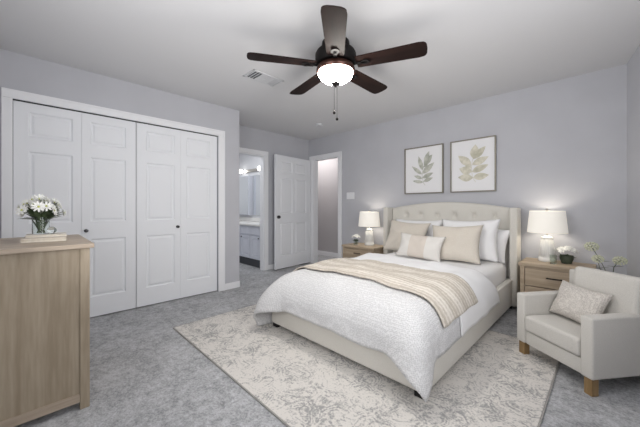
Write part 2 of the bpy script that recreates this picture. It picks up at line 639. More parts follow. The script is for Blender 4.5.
# ------------------------------------------------------------------ panelled doors
def panel_leaf(w_, h, th, cols, rows, g=0.012, both=True):
    """slab in XZ, front towards -Y; cols/rows are (start, end) spans of the recessed panels"""
    bm = BM()
    xs = sorted({0.0, w_} | {v for c in cols for v in c})
    zs = sorted({0.0, h} | {v for r in rows for v in r})
    sides = []
    for y in (0.0, th):
        sides.append([[bm.verts.new((x, y, z)) for z in zs] for x in xs])
    panels = []
    for k, G in enumerate(sides):
        for i in range(len(xs) - 1):
            for j in range(len(zs) - 1):
                q = (G[i][j], G[i + 1][j], G[i + 1][j + 1], G[i][j + 1])
                f = bm.faces.new(q if k == 0 else q[::-1])
                if (xs[i], xs[i + 1]) in cols and (zs[j], zs[j + 1]) in rows and (k == 0 or both):
                    panels.append(f)
    A, B = sides
    nx, nzz = len(xs), len(zs)
    for i in range(nx - 1):
        bm.faces.new((A[i][0], B[i][0], B[i + 1][0], A[i + 1][0]))
        bm.faces.new((A[i][-1], A[i + 1][-1], B[i + 1][-1], B[i][-1]))
    for j in range(nzz - 1):
        bm.faces.new((A[0][j], A[0][j + 1], B[0][j + 1], B[0][j]))
        bm.faces.new((A[-1][j], B[-1][j], B[-1][j + 1], A[-1][j + 1]))
    bmesh.ops.recalc_face_normals(bm, faces=bm.faces[:])
    bmesh.ops.inset_individual(bm, faces=panels, thickness=g, depth=-0.012)
    bmesh.ops.inset_individual(bm, faces=panels, thickness=g * 0.9, depth=0.0)
    bmesh.ops.inset_individual(bm, faces=panels, thickness=g * 1.6, depth=0.009)
    return bm


def xform(bm, M):
    bmesh.ops.transform(bm, matrix=M, verts=bm.verts[:])
    return bm


def knob_bm(r=0.016):
    return lathe(BM(), [(0, 0.0), (r * 1.1, 0.0), (r * 1.1, 0.004), (r * 0.45, 0.008), (r * 0.45, 0.018), (r, 0.024), (r * 1.05, 0.032), (r * 0.8, 0.040), (0, 0.042)], 20)


lw = (CY1 - CY0 - 0.012) / 4
rows3 = [(0.195, 0.775), (0.945, 1.585), (1.715, 1.935)]
for i in range(4):
    y0 = CY0 + 0.003 + i * (lw + 0.002) - (0.0012 if i % 2 else 0)
    bm = panel_leaf(lw - (0.001 if i % 2 == 0 else 0.004), CZ - 0.020, 0.032, [(0.093, lw - 0.066)] if i % 2 == 0 else [(0.066, lw - 0.093)], rows3, 0.015)
    d = struct('door_%d' % (i + 1), bm, M_door,
               ['closet bifold leaf at the far left, partly behind the flower vase', 'closet bifold leaf with a knob near its left edge',
                'closet bifold leaf with a knob near its right edge', 'closet bifold leaf farthest right'][i])
    # local x -> world y, front (-y local) -> +x world
    d.matrix_world = Matrix.Translation((XC - 0.020, y0, 0.012)) @ Matrix.Rotation(R(90), 4, 'Z')
    if i in (1, 2):
        k = obj('door_knob', knob_bm(0.015), M_knob, d, True, 40)
        k['label'] = 'small dark round knob'
        k.matrix_local = Matrix.Translation((0.032 if i == 1 else lw - 0.036, 0.0, 0.86)) @ Matrix.Rotation(R(90), 4, 'X')
bm = bx(XC - 0.05, XC - 0.01, CY0, CY1, CZ - 0.005, CZ)
struct('trim_4', bm, M_dark, 'dark closet door track')

# open hallway door
hd = panel_leaf(0.90, 2.0, 0.035, [(0.11, 0.41), (0.49, 0.79)], [(0.22, 0.80), (0.97, 1.60), (1.70, 1.90)], 0.012)
d5 = struct('door_5', hd, M_door, 'white panelled door standing open against the alcove wall')
ang = math.atan2(3.875 - 2.975, -4.165 - (-4.07))
d5.matrix_world = Matrix.Translation((-4.055, 2.972, 0.02)) @ Matrix.Rotation(ang, 4, 'Z')
k = obj('door_knob', knob_bm(0.026), M_knob, d5, True, 40)
k.matrix_local = Matrix.Translation((0.06, 0.0, 0.91)) @ Matrix.Rotation(R(90), 4, 'X')
k['label'] = 'dark round door knob'

# ------------------------------------------------------------------ bathroom
van = thing('bathroom_vanity', 'white bathroom vanity cabinet with pale countertop seen through the doorway', 'vanity', (-5.2, 2.86, 0))
bm = bx(-0.85, 0.86, 0.01, 0.50, 0.15, 0.755)
obj('cabinet_body', bm, M_vanity, van)
obj('toe_kick', bx(-0.85, 0.86, 0.05, 0.50, 0.0, 0.149), M_ventdark, van)  # dark colour paints in the shade under the cabinet
for i in range(5):
    x0 = -0.84 + i * 0.34
    dd = obj('cabinet_door', xform(panel_leaf(0.32, 0.415, 0.018, [(0.05, 0.27)], [(0.05, 0.365)], 0.01, False), Matrix.Translation((x0, -0.010, 0.16))), M_vanity, van)
    obj('cabinet_knob', lathe(BM(), [(0, 0), (0.01, 0), (0.013, 0.015), (0, 0.02)], 12, M=Matrix.Translation((x0 + (0.285 if i % 2 == 0 else 0.035), -0.010, 0.54)) @ Matrix.Rotation(R(90), 4, 'X')), M_knob, dd, True)
    obj('drawer_front', bx(x0, x0 + 0.32, -0.010, 0.009, 0.60, 0.745, bev=0.005), M_vanity, van)
obj('countertop', bx(-0.86, 0.865, -0.03, 0.51, 0.757, 0.795, bev=0.006), M_counter, van, True, 40)
obj('backsplash', bx(-0.86, 0.865, 0.505, 0.53, 0.797, 0.88, bev=0.004), M_counter, van)
mir = thing('wall_mirror', 'large frameless mirror above the bathroom vanity', 'mirror', (-5.0, 3.395, 0.93))
obj('mirror_glass', bx(-0.43, 0.60, -0.012, 0.0, 0, 0.86), M_mirror, mir)
cab = thing('medicine_cabinet', 'white mirrored medicine cabinet left of the bathroom mirror', 'cabinet', (-5.75, 3.395, 0.93))
obj('cabinet_case', bx(-0.29, 0.29, -0.10, 0, 0, 0.86, bev=0.005), M_vanity, cab)
obj('mirror_door', bx(-0.27, 0.27, -0.112, -0.101, 0.02, 0.84, bev=0.002), M_mirror, cab)
vl = thing('vanity_light', 'bathroom light bar with two glowing round globes above the mirror', 'light', (-5.15, 3.395, 1.90))
obj('light_bar', bx(-0.85, 0.32, -0.03, 0, -0.03, 0.03, bev=0.004), M_brass, vl)
for x in (-0.67, 0.08):
    obj('bulb', lathe(BM(), [(0.05 * math.sin(PI * i / 12) if 0 < i < 12 else 0, -0.05 * math.cos(PI * i / 12)) for i in range(13)], 20, (x, -0.085, 0.0)), M_bulb, vl, True)

# ------------------------------------------------------------------ ceiling items
fan = thing('ceiling_fan', 'dark walnut five-blade ceiling fan with a lit frosted globe', 'ceiling fan', (-1.558, 1.737, 2.245))
obj('canopy', lathe(BM(), [(0, 0.19), (0.11, 0.19), (0.115, 0.15), (0.085, 0.12), (0, 0.12)], 40), M_dark, fan, True, 40)
obj('motor_housing', lathe(BM(), [(0, 0.125), (0.10, 0.125), (0.155, 0.11), (0.165, 0.09), (0.165, 0.03), (0.15, 0.012), (0, 0.012)], 48), M_dark, fan, True, 40)
obj('light_rim', lathe(BM(), [(0, 0.012), (0.12, 0.010), (0.15, -0.01), (0.158, -0.035), (0.150, -0.052), (0.13, -0.055), (0, -0.05)], 48), M_kit, fan, True, 40)
g = obj('glass_globe', lathe(BM(), [(0.142, -0.056), (0.138, -0.072), (0.124, -0.094), (0.10, -0.112), (0.067, -0.126), (0.03, -0.133), (0, -0.134)], 48), M_globe, fan, True)
g['label'] = 'lit frosted white glass bowl'
obj('finial', lathe(BM(), [(0, -0.134), (0.035, -0.136), (0.03, -0.148), (0.012, -0.156), (0.008, -0.168), (0, -0.170)], 20), M_dark, fan, True, 50)
# camera-frame lateral/depth axes expressed as plain world bearings
fx, fy = -math.sqrt(.5), math.sqrt(.5)
for a in (-94, -22, 46, 123, 193):
    aa = R(a) + R(45)
    bm = BM()
    # outline of one blade, along +X
    pts = []
    L0, L1, w0, w1 = 0.172, 0.698, 0.062, 0.079
    n = 8
    pts += [(L0, -w0), (L0 + 0.02, -w0 - 0.004), (L1 - 0.06, -w1)]
    for i in range(1, n):
        t = -PI / 2 + PI * i / n
        pts.append((L1 - 0.04 + 0.04 * math.cos(t), (w1 - 0.002) * math.copysign(abs(math.sin(t)) ** 0.6, math.sin(t))))
    pts += [(L1 - 0.06, w1), (L0 + 0.02, w0 + 0.004), (L0, w0)]
    top = [bm.verts.new((x, y, 0.006 - y * 0.16)) for x, y in pts]
    bot = [bm.verts.new((x, y, -0.002 - y * 0.16)) for x, y in pts]
    bm.faces.new(top)
    bm.faces.new(bot[::-1])
    for i in range(len(pts)):
        j = (i + 1) % len(pts)
        bm.faces.new((top[i], bot[i], bot[j], top[j]))
    bl = obj('blade', bm, M_blade, fan)
    bl.rotation_euler = (0, 0, aa)
    bm = BM()
    box(bm, 0.13, 0.25, -0.014, 0.014, -0.012, -0.004, 0.003)
    lathe(bm, [(0, -0.012), (0.032, -0.012), (0.032, -0.003), (0, -0.003)], 20, (0.245, 0, 0))
    obj('blade_bracket', bm, M_dark, bl, True, 40)
for dx, dy, L in ((-0.004, -0.012, 0.36), (0.010, 0.006, 0.41)):
    bm = tube(BM(), [(dx, dy, -0.16), (dx, dy, -L)], 0.0016, 6)
    pc = obj('pull_chain', bm, M_knob, fan)
    obj('pull_knob', lathe(BM(), [(0, 0.0), (0.005, 0.0), (0.011, -0.018), (0.009, -0.028), (0, -0.03)], 14, (dx, dy, -L)), M_dark, pc, True)

vt = thing('ceiling_vent', 'rectangular white ceiling air vent with dark slatted end, left of the fan', 'vent', (-2.51, 1.69, ZC))
bm = BM()
x0, x1, y0, y1 = -0.10, 0.10, -0.185, 0.185
for (a, b_, c, d) in ((x0, x1, y0, y0 + 0.02), (x0, x1, y1 - 0.02, y1), (x0, x0 + 0.018, y0, y1), (x1 - 0.018, x1, y0, y1)):
    box(bm, a, b_, c, d, -0.008, -0.0005, 0.002)
obj('vent_frame', bm, M_vent, vt)
obj('vent_backing', bx(-0.082, 0.082, -0.165, 0.165, -0.003, -0.0005), M_ventdark, vt)
bm = BM()
for i in range(3):
    box(bm, -0.080, 0.080, -0.158 + i * 0.030, -0.152 + i * 0.030, -0.008, -0.003)
for i in range(9):
    xx = -0.074 + i * 0.0185
    box(bm, xx - 0.0075, xx + 0.0075, -0.068, 0.085, -0.008, -0.003)
for i in range(4):
    box(bm, -0.080, 0.080, 0.09 + i * 0.018, 0.103 + i * 0.018, -0.008, -0.003)
obj('louvres', bm, M_vent, vt)
sd = obj('smoke_detector', lathe(BM(), [(0, 0), (0.06, 0), (0.06, -0.012), (0.05, -0.028), (0, -0.032)], 32), M_vent, None, True, 40)
sd.location = (-3.28, 3.26, ZC)
tag(sd, 'small round white smoke detector on the ceiling near the alcove', 'smoke detector')

sw = thing('light_switch', 'white three-gang light switch plate on the wall above the left nightstand', 'light switch', (-3.15, YB, 1.30))
obj('switch_plate', bx(-0.085, 0.085, -0.007, 0, -0.058, 0.058, bev=0.003), M_trim, sw)
for i in range(3):
    obj('toggle', bx(-0.062 + i * 0.046, -0.032 + i * 0.046, -0.012, -0.007, -0.03, 0.03, bev=0.002), M_door, sw)

# ------------------------------------------------------------------ pictures
def picture(x0, x1, label, mleaf, style):
    w_, h = x1 - x0, 0.664
    t = thing('framed_picture', label, 'picture', ((x0 + x1) / 2, YB, 1.293), 0, None)
    bm = BM()
    fw = 0.014
    for (a, b_, c, d) in ((-w_ / 2, w_ / 2, 0, fw), (-w_ / 2, w_ / 2, h - fw, h), (-w_ / 2, -w_ / 2 + fw, fw, h - fw), (w_ / 2 - fw, w_ / 2, fw, h - fw)):
        box(bm, a, b_, -0.030, -0.001, c, d, 0.002)
    obj('frame', bm, M_frame, t)
    obj('art_paper', bx(-w_ / 2 + fw, w_ / 2 - fw, -0.016, -0.004, fw, h - fw), M_paper, t)
    bm = BM()

    def leaf(bx0, bz0, ang, L, W, k=[0]):
        k[0] += 1
        y = -0.0172 - 0.0001 * k[0]
        d = Vector((math.sin(ang), math.cos(ang)))
        p = Vector((d.y, -d.x))
        n = 9
        a = [(bx0 + d.x * L * i / n + p.x * W * math.sin(PI * (i / n) ** 0.85), bz0 + d.y * L * i / n + p.y * W * math.sin(PI * (i / n) ** 0.85)) for i in range(n + 1)]
        b_ = [(bx0 + d.x * L * i / n - p.x * W * math.sin(PI * (i / n) ** 0.85), bz0 + d.y * L * i / n - p.y * W * math.sin(PI * (i / n) ** 0.85)) for i in range(n - 1, 0, -1)]
        vs = [bm.verts.new((x, y, z)) for x, z in a + b_]
        f = bm.faces.new(vs)
    if style == 0:
        st = [(0.03, 0.115), (0.0, 0.16), (-0.015, 0.25), (-0.005, 0.34), (0.05, 0.45)]
        lf = [(0.0, 0.16, -80, 0.15, 0.020), (0.0, 0.17, 72, 0.14, 0.022), (-0.01, 0.21, -68, 0.13, 0.020), (-0.012, 0.22, 68, 0.16, 0.026),
              (-0.015, 0.27, -50, 0.19, 0.022), (-0.012, 0.28, 50, 0.21, 0.034), (-0.01, 0.33, -16, 0.20, 0.026),
              (0.01, 0.40, 42, 0.17, 0.036), (0.02, 0.42, 22, 0.17, 0.028), (0.0, 0.37, 55, 0.09, 0.016)]
    else:
        st = [(0.04, 0.12), (0.01, 0.17), (-0.01, 0.27), (0.0, 0.38), (0.02, 0.44)]
        lf = [(0.01, 0.175, -84, 0.17, 0.040), (0.01, 0.18, 84, 0.17, 0.036), (-0.005, 0.25, -70, 0.15, 0.044), (-0.005, 0.25, 68, 0.19, 0.034),
              (-0.01, 0.33, -48, 0.20, 0.040), (0.0, 0.34, 66, 0.19, 0.036), (0.01, 0.41, 45, 0.19, 0.034), (0.02, 0.41, 6, 0.17, 0.044),
              (-0.01, 0.30, -60, 0.08, 0.02)]
    for (a, c) in zip(st, st[1:]):
        tube(bm, [(a[0], -0.0172, a[1]), (c[0], -0.0172, c[1])], 0.0028, 5)
    for (a, c, g_, L, W) in lf:
        leaf(a, c, R(g_), L * 1.06, W * 1.2)
    obj('leaf_print', bm, mleaf, t, rec=False)
    return t


picture(-2.114, -1.551, 'framed print of a slender grey-green leaf sprig, left of the two', M_leafp1, 0)
picture(-1.458, -0.933, 'framed print of a broad olive-beige leaf branch, right of the two', M_leafp2, 1)

# ------------------------------------------------------------------ rug
rug = thing('area_rug', 'faded cream and grey patterned rug under the bed', 'rug', (-1.52, 1.89, 0))
obj('rug_pile', bx(-1.272, 1.273, -0.979, 0.98, 0.001, 0.010, bev=0.003), M_rug, rug)
bm = BM()
for (a, b_, c, d) in ((-1.28, 1.281, -0.987, -0.98), (-1.28, 1.281, 0.981, 0.988), (-1.28, -1.273, -0.98, 0.981), (1.274, 1.281, -0.98, 0.981)):
    box(bm, a, b_, c, d, 0.001, 0.009)
obj('edge_binding', bm, M_rugedge, rug)

# ------------------------------------------------------------------ bed
bed = thing('bed_frame', 'cream upholstered bed frame with a button-tufted winged headboard', 'bed', (-1.462, 2.70, 0))
ox, oy = -1.462, 2.70
def L(x0, x1, y0, y1, z0, z1, **k):
    return bx(x0 - ox, x1 - ox, y0 - oy, y1 - oy, z0, z1, **k)
BX0, BX1, BYF = -2.19, -0.725, 1.557
obj('footboard', L(BX0, BX1, BYF, BYF + 0.055, 0.045, 0.32, bev=0.014, seg=3), M_linen, bed, True, 40)
for (a, b_) in ((BX0, BX0 + 0.055), (BX1 - 0.055, BX1)):
    obj('side_rail', L(a, b_, BYF + 0.056, 3.78, 0.045, 0.32, bev=0.014, seg=3), M_linen, bed, True, 40)
obj('slat_base', L(BX0 + 0.056, BX1 - 0.056, BYF + 0.056, 3.78, 0.14, 0.18), M_legoak, bed)
for (x, y) in ((BX0 + 0.04, BYF + 0.04), (BX1 - 0.04, BYF + 0.04), (BX0 + 0.04, 3.7), (BX1 - 0.04, 3.7)):
    z0 = 0.0101 if y < 2.9 else 0.0
    k = obj('leg', L(x - 0.03, x + 0.03, y - 0.03, y + 0.03, z0, 0.06, bev=0.003), M_black, bed)
    k['label'] = 'black block leg'
# headboard panel (tufted)
HXa, HXb = -2.262, -0.766
btn = [(x, 1.0) for x in (-2.05, -1.83, -1.605, -1.38, -1.155, -0.93)] + [(x, 0.80) for x in (-2.16, -1.94, -1.717, -1.492, -1.267, -1.04, -0.85)] + \
      [(x, 0.60) for x in (-2.05, -1.83, -1.605, -1.38, -1.155, -0.93)]
bm = BM()
nx_, nz_ = 170, 110
def arch(x):
    u = (x - (HXa + HXb) / 2) / ((HXb - HXa) / 2)
    return 1.092 + 0.078 * math.cos(u * PI / 2) ** 0.9 if abs(u) < 1 else 1.092
G = []
for i in range(nx_ + 1):
    x = HXa + (HXb - HXa) * i / nx_
    col = []
    for j in range(nz_ + 1):
        v = j / nz_
        z = 0.10 + (arch(x) - 0.10) * v
        y = 3.800
        for (bx_, bz_) in btn:
            d2 = ((x - bx_) ** 2 + (z - bz_) ** 2)
            if d2 < 0.03:
                d_ = math.sqrt(d2)
                y += 0.05 * math.exp(-d_ / 0.022)
                # diamond creases
                if d_ < 0.13:
                    c1 = abs(abs(x - bx_) * 0.20 / 0.1125 * 0.5625 - abs(z - bz_) * 0.5625)
                    y += 0.007 * math.exp(-c1 / 0.008) * (1 - d_ / 0.13)
        top = (1 - v) * (arch(x) - 0.1)
        if top < 0.03:
            y += 0.03 - math.sqrt(max(0, 0.03 ** 2 - (0.03 - top) ** 2))
        col.append(bm.verts.new((x - ox, y - oy, z)))
    G.append(col)
for i in range(nx_):
    for j in range(nz_):
        bm.faces.new((G[i][j], G[i + 1][j], G[i + 1][j + 1], G[i][j + 1]))
back = [[bm.verts.new((c.co.x, 3.872 - oy, c.co.z)) for c in (col[0], col[-1])] for col in G]
for i in range(nx_):
    bm.faces.new((back[i][0], back[i][1], back[i + 1][1], back[i + 1][0]))
    bm.faces.new((G[i][-1], G[i + 1][-1], back[i + 1][1], back[i][1]))
    bm.faces.new((G[i][0], back[i][0], back[i + 1][0], G[i + 1][0]))
hb = obj('headboard', bm, M_linen, bed, True, 60)
for (x, z) in btn:
    obj('button', lathe(BM(), [(0, 0.009), (0.011, 0.007), (0.017, 0.0), (0.015, -0.004), (0, -0.004)], 14, M=Matrix.Translation((x - ox, 3.836 - oy, z)) @ Matrix.Rotation(R(90), 4, 'X')), M_linen, hb, True)
for (a, b_) in ((-2.345, -2.272), (-0.755, -0.682)):
    w_ = L(a, b_, 3.66, 3.872, 0.03, 1.098, bev=0.02, seg=3)
    obj('headboard_wing', w_, M_linen, bed, True, 40)

mt = obj('mattress', bx(-2.09, -0.790, 1.72, 3.77, 0.182, 0.497, bev=0.09, seg=6), M_sheet, None, True, 50)
tag(mt, 'white mattress with a fitted sheet on the cream bed frame', 'mattress')


def drape(name, x0, x1, yf, yb, zt, dl, dr, df, mat_, r=0.07, step=0.022, wob=0.012, folds=26, th=0.012, seed=0, puff=0.01, side_ext=None, flare=0.03, zmin=0.02, nzs=3.0, rl=None):
    rl = rl or r
    """cloth laid on a box top: x0..x1, foot edge yf (None: no overhang at the foot); hangs dl/dr/df"""
    bm = BM()
    xi0, xi1 = x0 + rl, x1 - r
    yi = (yf + r) if df else yf
    s0, s1 = xi0 - dl, xi1 + dr
    t0 = yi - df if df else yf
    ns, nt_ = max(4, int((s1 - s0) / step)), max(4, int((yb - t0) / step))
    G = []
    for i in range(ns + 1):
        s = s0 + (s1 - s0) * i / ns
        col = []
        for j in range(nt_ + 1):
            t = t0 + (yb - t0) * j / nt_
            ex = s - xi1 if s > xi1 else (s - xi0 if s < xi0 else 0)
            tt = t
            if side_ext and ex:
                tt = t + side_ext * (t - t0) / (yb - t0) * min(1.0, abs(ex) / max(dr, dl))
            ey = t - yi if (df and t < yi) else 0
            rho = math.hypot(ex, ey)
            if rho > 1e-6:
                rho *= 1 - 0.07 * (2 * abs(ex * ey) / (rho * rho)) ** 3
            cx_, cy_ = min(max(s, xi0), xi1), (max(tt, yi) if df else tt)
            zz = zt + 0.018 - 0.026 * min(1.3, abs(s + 1.4675) / 0.78) ** 2.5 - 0.03 * max(0, 1 - max(t - 1.5, 0) / 0.5) ** 2 + puff * (nz(s, t, seed, nzs) + 0.5 * nz(s, t, seed + 5, nzs * 2.6))
            if rho < 1e-6:
                p = Vector((cx_, cy_, zz))
            else:
                nx, ny = ex / rho, ey / rho
                re = r if nx >= 0 else r * ny * ny + rl * nx * nx
                th_ = rho / re
                if th_ < PI / 2:
                    out, down = re * math.sin(th_), re * (1 - math.cos(th_))
                else:
                    q = rho - re * PI / 2
                    fl_ = flare * (1.3 if nx < -0.5 else 1.0) + 2 * abs(nx * ny) * (0.05 if nx < 0 else 0.085)
                    out, down = re + q * fl_, re + q * math.sqrt(max(0.1, 1 - fl_ * fl_))
                out *= 1 + ((abs(nx) ** 7 + abs(ny) ** 7) ** (-1 / 7) - 1) * min(1.0, th_ / (PI / 2))
                frac = min(1, max(0, (down - 0.03) / 0.3))
                corner = 2 * abs(nx * ny)
                ph = (cx_ + (math.atan2(abs(ey), abs(ex)) if corner > 0 else 0) * 0.12 + cy_) * folds
                out += frac * wob * (math.sin(ph + seed) + 0.6 * math.sin(ph * 2.3 + 1 + seed)) * (0.45 + 3.2 * corner)
                out += frac * wob * 1.0 * nz(s, t, seed, 3)
                if th_ > PI / 2:
                    out = max(out, re * 0.95)
                p = Vector((cx_ + nx * out, cy_ + ny * out, max(zz - down, zmin)))
            col.append(bm.verts.new(p))
        G.append(col)
    for i in range(ns):
        for j in range(nt_):
            bm.faces.new((G[i][j], G[i + 1][j], G[i + 1][j + 1], G[i][j + 1]))
    bmesh.ops.recalc_face_normals(bm, faces=bm.faces[:])
    # give it thickness (outwards)
    up = sum((f.normal.z for f in bm.faces), 0)
    if up < 0:
        bmesh.ops.reverse_faces(bm, faces=bm.faces[:])
    o = obj(name, bm, mat_, None, True, rec=False)
    md = o.modifiers.new('thickness', 'SOLIDIFY')
    md.thickness = th
    md.offset = 1
    return o


du = drape('duvet', -2.200, -0.72, 1.51, 2.66, 0.515, 0.56, 0.375, 0.39, M_duvet, r=0.20, rl=0.255, wob=0.011, folds=11, th=0.020, seed=3, puff=0.02, flare=0.05, zmin=0.012)
tag(du, 'textured white duvet draped over the foot of the bed', 'duvet')
fs = drape('folded_sheet', -2.224, -0.696, 2.02, 2.80, 0.5375, 0.56, 0.395, 0, M_sheet, r=0.224, rl=0.279, wob=0.011, folds=11, th=0.010, seed=3, puff=0.02, side_ext=0.26, flare=0.05)
tag(fs, 'smooth white top sheet folded back between the throw and the pillows', 'sheet')
tw = drape('throw_blanket', -2.237, -0.683, 1.76, 2.38, 0.5495, 0.48, 0.285, 0, M_throw, r=0.237, rl=0.292, step=0.012, wob=0.011, folds=11, th=0.010, seed=3, puff=0.02, flare=0.06)
tag(tw, 'beige woven throw blanket laid across the bed', 'blanket')


# ------------------------------------------------------------------ pillows
def pillow_bm(w_, h, T, seed=0, n=30, pinch=0.11, wr=0.018):
    bm = BM()
    sides = []
    for sgn in (-1, 1):
        G = []
        for i in range(n + 1):
            u = -1 + 2 * i / n
            col = []
            for j in range(n + 1):
                v = -1 + 2 * j / n
                x = u * w_ / 2 * (1 - pinch * (1 - v * v))
                z = v * h / 2 * (1 - pinch * (1 - u * u))
                e = max(0, (1 - abs(u) ** 3.2) * (1 - abs(v) ** 3.2))
                y = sgn * T / 2 * e ** 0.55
                y += sgn * wr * nz(x, z, seed + sgn, 9) * e
                # creases radiating to the corners
                y -= sgn * 0.35 * wr * e * math.cos(8 * math.atan2(v, u)) * (u * u + v * v)
                col.append((x, y, z))
            G.append(col)
        sides.append(G)
    V = {}
    def gv(k, i, j):
        key = ('e', i, j) if i in (0, n) or j in (0, n) else (k, i, j)
        if key not in V:
            V[key] = bm.verts.new(sides[k][i][j] if key[0] != 'e' else (sides[k][i][j][0], 0, sides[k][i][j][2]))
        return V[key]
    for k in (0, 1):
        for i in range(n):
            for j in range(n):
                bm.faces.new((gv(k, i, j), gv(k, i + 1, j), gv(k, i + 1, j + 1), gv(k, i, j + 1)))
    return bm


def pillow(name, label, w_, h, T, loc, tilt, m, rz=0, roll=0, seed=0, cat='pillow', group=None):
    o = obj(name, pillow_bm(w_, h, T, seed), m, None, True)
    o.matrix_world = Matrix.Translation(loc) @ Matrix.Rotation(rz, 4, 'Z') @ Matrix.Rotation(-tilt, 4, 'X') @ Matrix.Rotation(roll, 4, 'Y')
    tag(o, label, cat, group)
    return o


def lumbar_mat():
    m = bpy.data.materials.new('banded_lumbar_linen')
    m.use_nodes = True
    nt = m.node_tree
    b = nt.nodes['Principled BSDF']
    b.inputs['Roughness'].default_value = 0.95
    tc = N(nt, 'ShaderNodeTexCoord')
    sp = N(nt, 'ShaderNodeSeparateXYZ')
    nt.links.new(tc.outputs['Object'], sp.inputs[0])
    ab = mathn(nt, 'ABSOLUTE', mathn(nt, 'ADD', sp.outputs[0], 0.01))
    band = mathn(nt, 'LESS_THAN', ab, 0.10)
    n = N(nt, 'ShaderNodeTexNoise')
    n.inputs['Scale'].default_value = 150
    nt.links.new(tc.outputs['Object'], n.inputs['Vector'])
    nt.links.new(mixc(nt, band, lin((232, 229, 224)), lin((222, 213, 203))), b.inputs['Base Color'])
    bp = N(nt, 'ShaderNodeBump')
    bp.inputs['Strength'].default_value = 0.3
    bp.inputs['Distance'].default_value = 0.003
    nt.links.new(n.outputs[0], bp.inputs['Height'])
    nt.links.new(bp.outputs[0], b.inputs['Normal'])
    return m


M_lumbar = lumbar_mat()
PZ = 0.505
pillow('pillow', 'white pillow at the left leaning on the headboard behind the beige cushion', 0.70, 0.45, 0.13, (-1.83, 3.69, PZ + 0.215), R(12), M_pwhite, seed=1)
pillow('pillow', 'white pillow at the far right end against the headboard, mostly hidden', 0.52, 0.38, 0.12, (-1.01, 3.70, PZ + 0.19), R(10), M_pwhite, rz=R(-10), roll=R(6), seed=2)
pillow('pillow', 'large white pillow right of centre, in front of the headboard', 0.64, 0.48, 0.15, (-1.13, 3.53, PZ + 0.232), R(18), M_pwhite, seed=3, roll=R(-2))
pillow('throw_pillow', 'beige square cushion at the left of the bed', 0.58, 0.45, 0.14, (-1.89, 3.50, PZ + 0.203), R(24), M_pbeige, seed=4, roll=R(3))
pillow('throw_pillow', 'beige square cushion in the middle, right of the banded cushion', 0.56, 0.44, 0.15, (-1.21, 3.34, PZ + 0.195), R(24), M_pbeige, seed=5, roll=R(-3))
pillow('lumbar_pillow', 'small oblong cushion with a beige centre band, front of the pillows', 0.56, 0.30, 0.12, (-1.55, 3.19, PZ + 0.14), R(24), M_lumbar, seed=6, roll=R(2))


# ------------------------------------------------------------------ nightstands
def nightstand(loc, label, W=0.56, H=0.55):
    t = thing('nightstand', label, 'nightstand', loc)
    D = 0.40
    obj('top', bx(-W / 2, W / 2, 0, D, H - 0.03, H, bev=0.004), M_nightx, t)
    bm = BM()
    for sx in (-1, 1):
        for (y0, y1) in ((0.012, 0.05), (D - 0.04, D - 0.002)):
            box(bm, sx * (W / 2 - 0.03) - 0.018, sx * (W / 2 - 0.03) + 0.018, y0, y1, 0, H - 0.031, 0.002)
        box(bm, sx * (W / 2 - 0.028) - 0.010, sx * (W / 2 - 0.028) + 0.010, 0.05, D - 0.04, 0.07, H - 0.031)
    box(bm, -W / 2 + 0.048, W / 2 - 0.048, 0.018, 0.034, H - 0.048, H - 0.031)
    box(bm, -W / 2 + 0.048, W / 2 - 0.048, 0.018, 0.034, 0.07, 0.10)
    box(bm, -W / 2 + 0.048, W / 2 - 0.048, D - 0.02, D - 0.01, 0.07, H - 0.031)
    obj('body', bm, M_nightx, t)
    for (z0, z1) in ((0.330, H - 0.052), (0.105, 0.322)):
        d = obj('drawer', bx(-W / 2 + 0.052, W / 2 - 0.052, 0.014, D - 0.03, z0, z1, bev=0.003), M_nightx, t)
        bm = BM()
        zc = (z0 + z1) / 2 + 0.012
        box(bm, -0.06, 0.06, -0.008, 0.0, zc - 0.005, zc + 0.005, 0.002)
        for sx in (-0.05, 0.05):
            box(bm, sx - 0.005, sx + 0.005, 0.0, 0.014, zc - 0.004, zc + 0.004)
        obj('drawer_handle', bm, M_dark, d)
    return t


NZL, NZR = 0.515, 0.55
nightstand((-2.66, 3.44, 0), 'oak two-drawer nightstand left of the bed', 0.60, 0.515)
nightstand((-0.355, 3.46, 0), 'oak two-drawer nightstand right of the bed behind the armchair')


def table_lamp(loc, label, power, k_=1.06):
    t = thing('table_lamp', label, 'lamp', loc)
    t.scale = (k_, k_, k_)
    b = obj('lamp_base', lathe(BM(), [(0, 0), (0.066, 0), (0.070, 0.006), (0.070, 0.03), (0.066, 0.036), (0.058, 0.05), (0.052, 0.13), (0.044, 0.20), (0.042, 0.215), (0.046, 0.222), (0.046, 0.232), (0.03, 0.24), (0.012, 0.246), (0, 0.246)], 36), M_ceramic, t, True, 35)
    bm = BM()
    for k in range(24):
        a = 2 * PI * k / 24
        tube(bm, [(0.066 * math.cos(a), 0.066 * math.sin(a), 0.045), (0.054 * math.cos(a), 0.054 * math.sin(a), 0.13), (0.045 * math.cos(a), 0.045 * math.sin(a), 0.205)], 0.0035, 5)
    obj('base_fluting', bm, M_ceramic, b, True)
    obj('stem', lathe(BM(), [(0, 0.245), (0.008, 0.245), (0.008, 0.50), (0, 0.50)], 12), M_brass, t, True, 40)
    obj('finial', lathe(BM(), [(0, 0.485), (0.014, 0.487), (0.012, 0.498), (0.005, 0.503), (0, 0.515)], 12), M_brass, t, True, 60)
    bm = lathe(BM(), [(0.158, 0.275), (0.138, 0.485), (0.136, 0.485), (0.156, 0.275), (0.158, 0.275)], 48)
    for k in range(3):
        a = 2 * PI * k / 3
        tube(bm, [(0, 0, 0.478), (0.136 * math.cos(a), 0.136 * math.sin(a), 0.478)], 0.002, 5)
    obj('lamp_shade', bm, M_shade, t, True, 40)
    point('lamp_bulb', (loc[0], loc[1], loc[2] + 0.41), power, (1, 0.93, 0.82), 0.04)
    return t


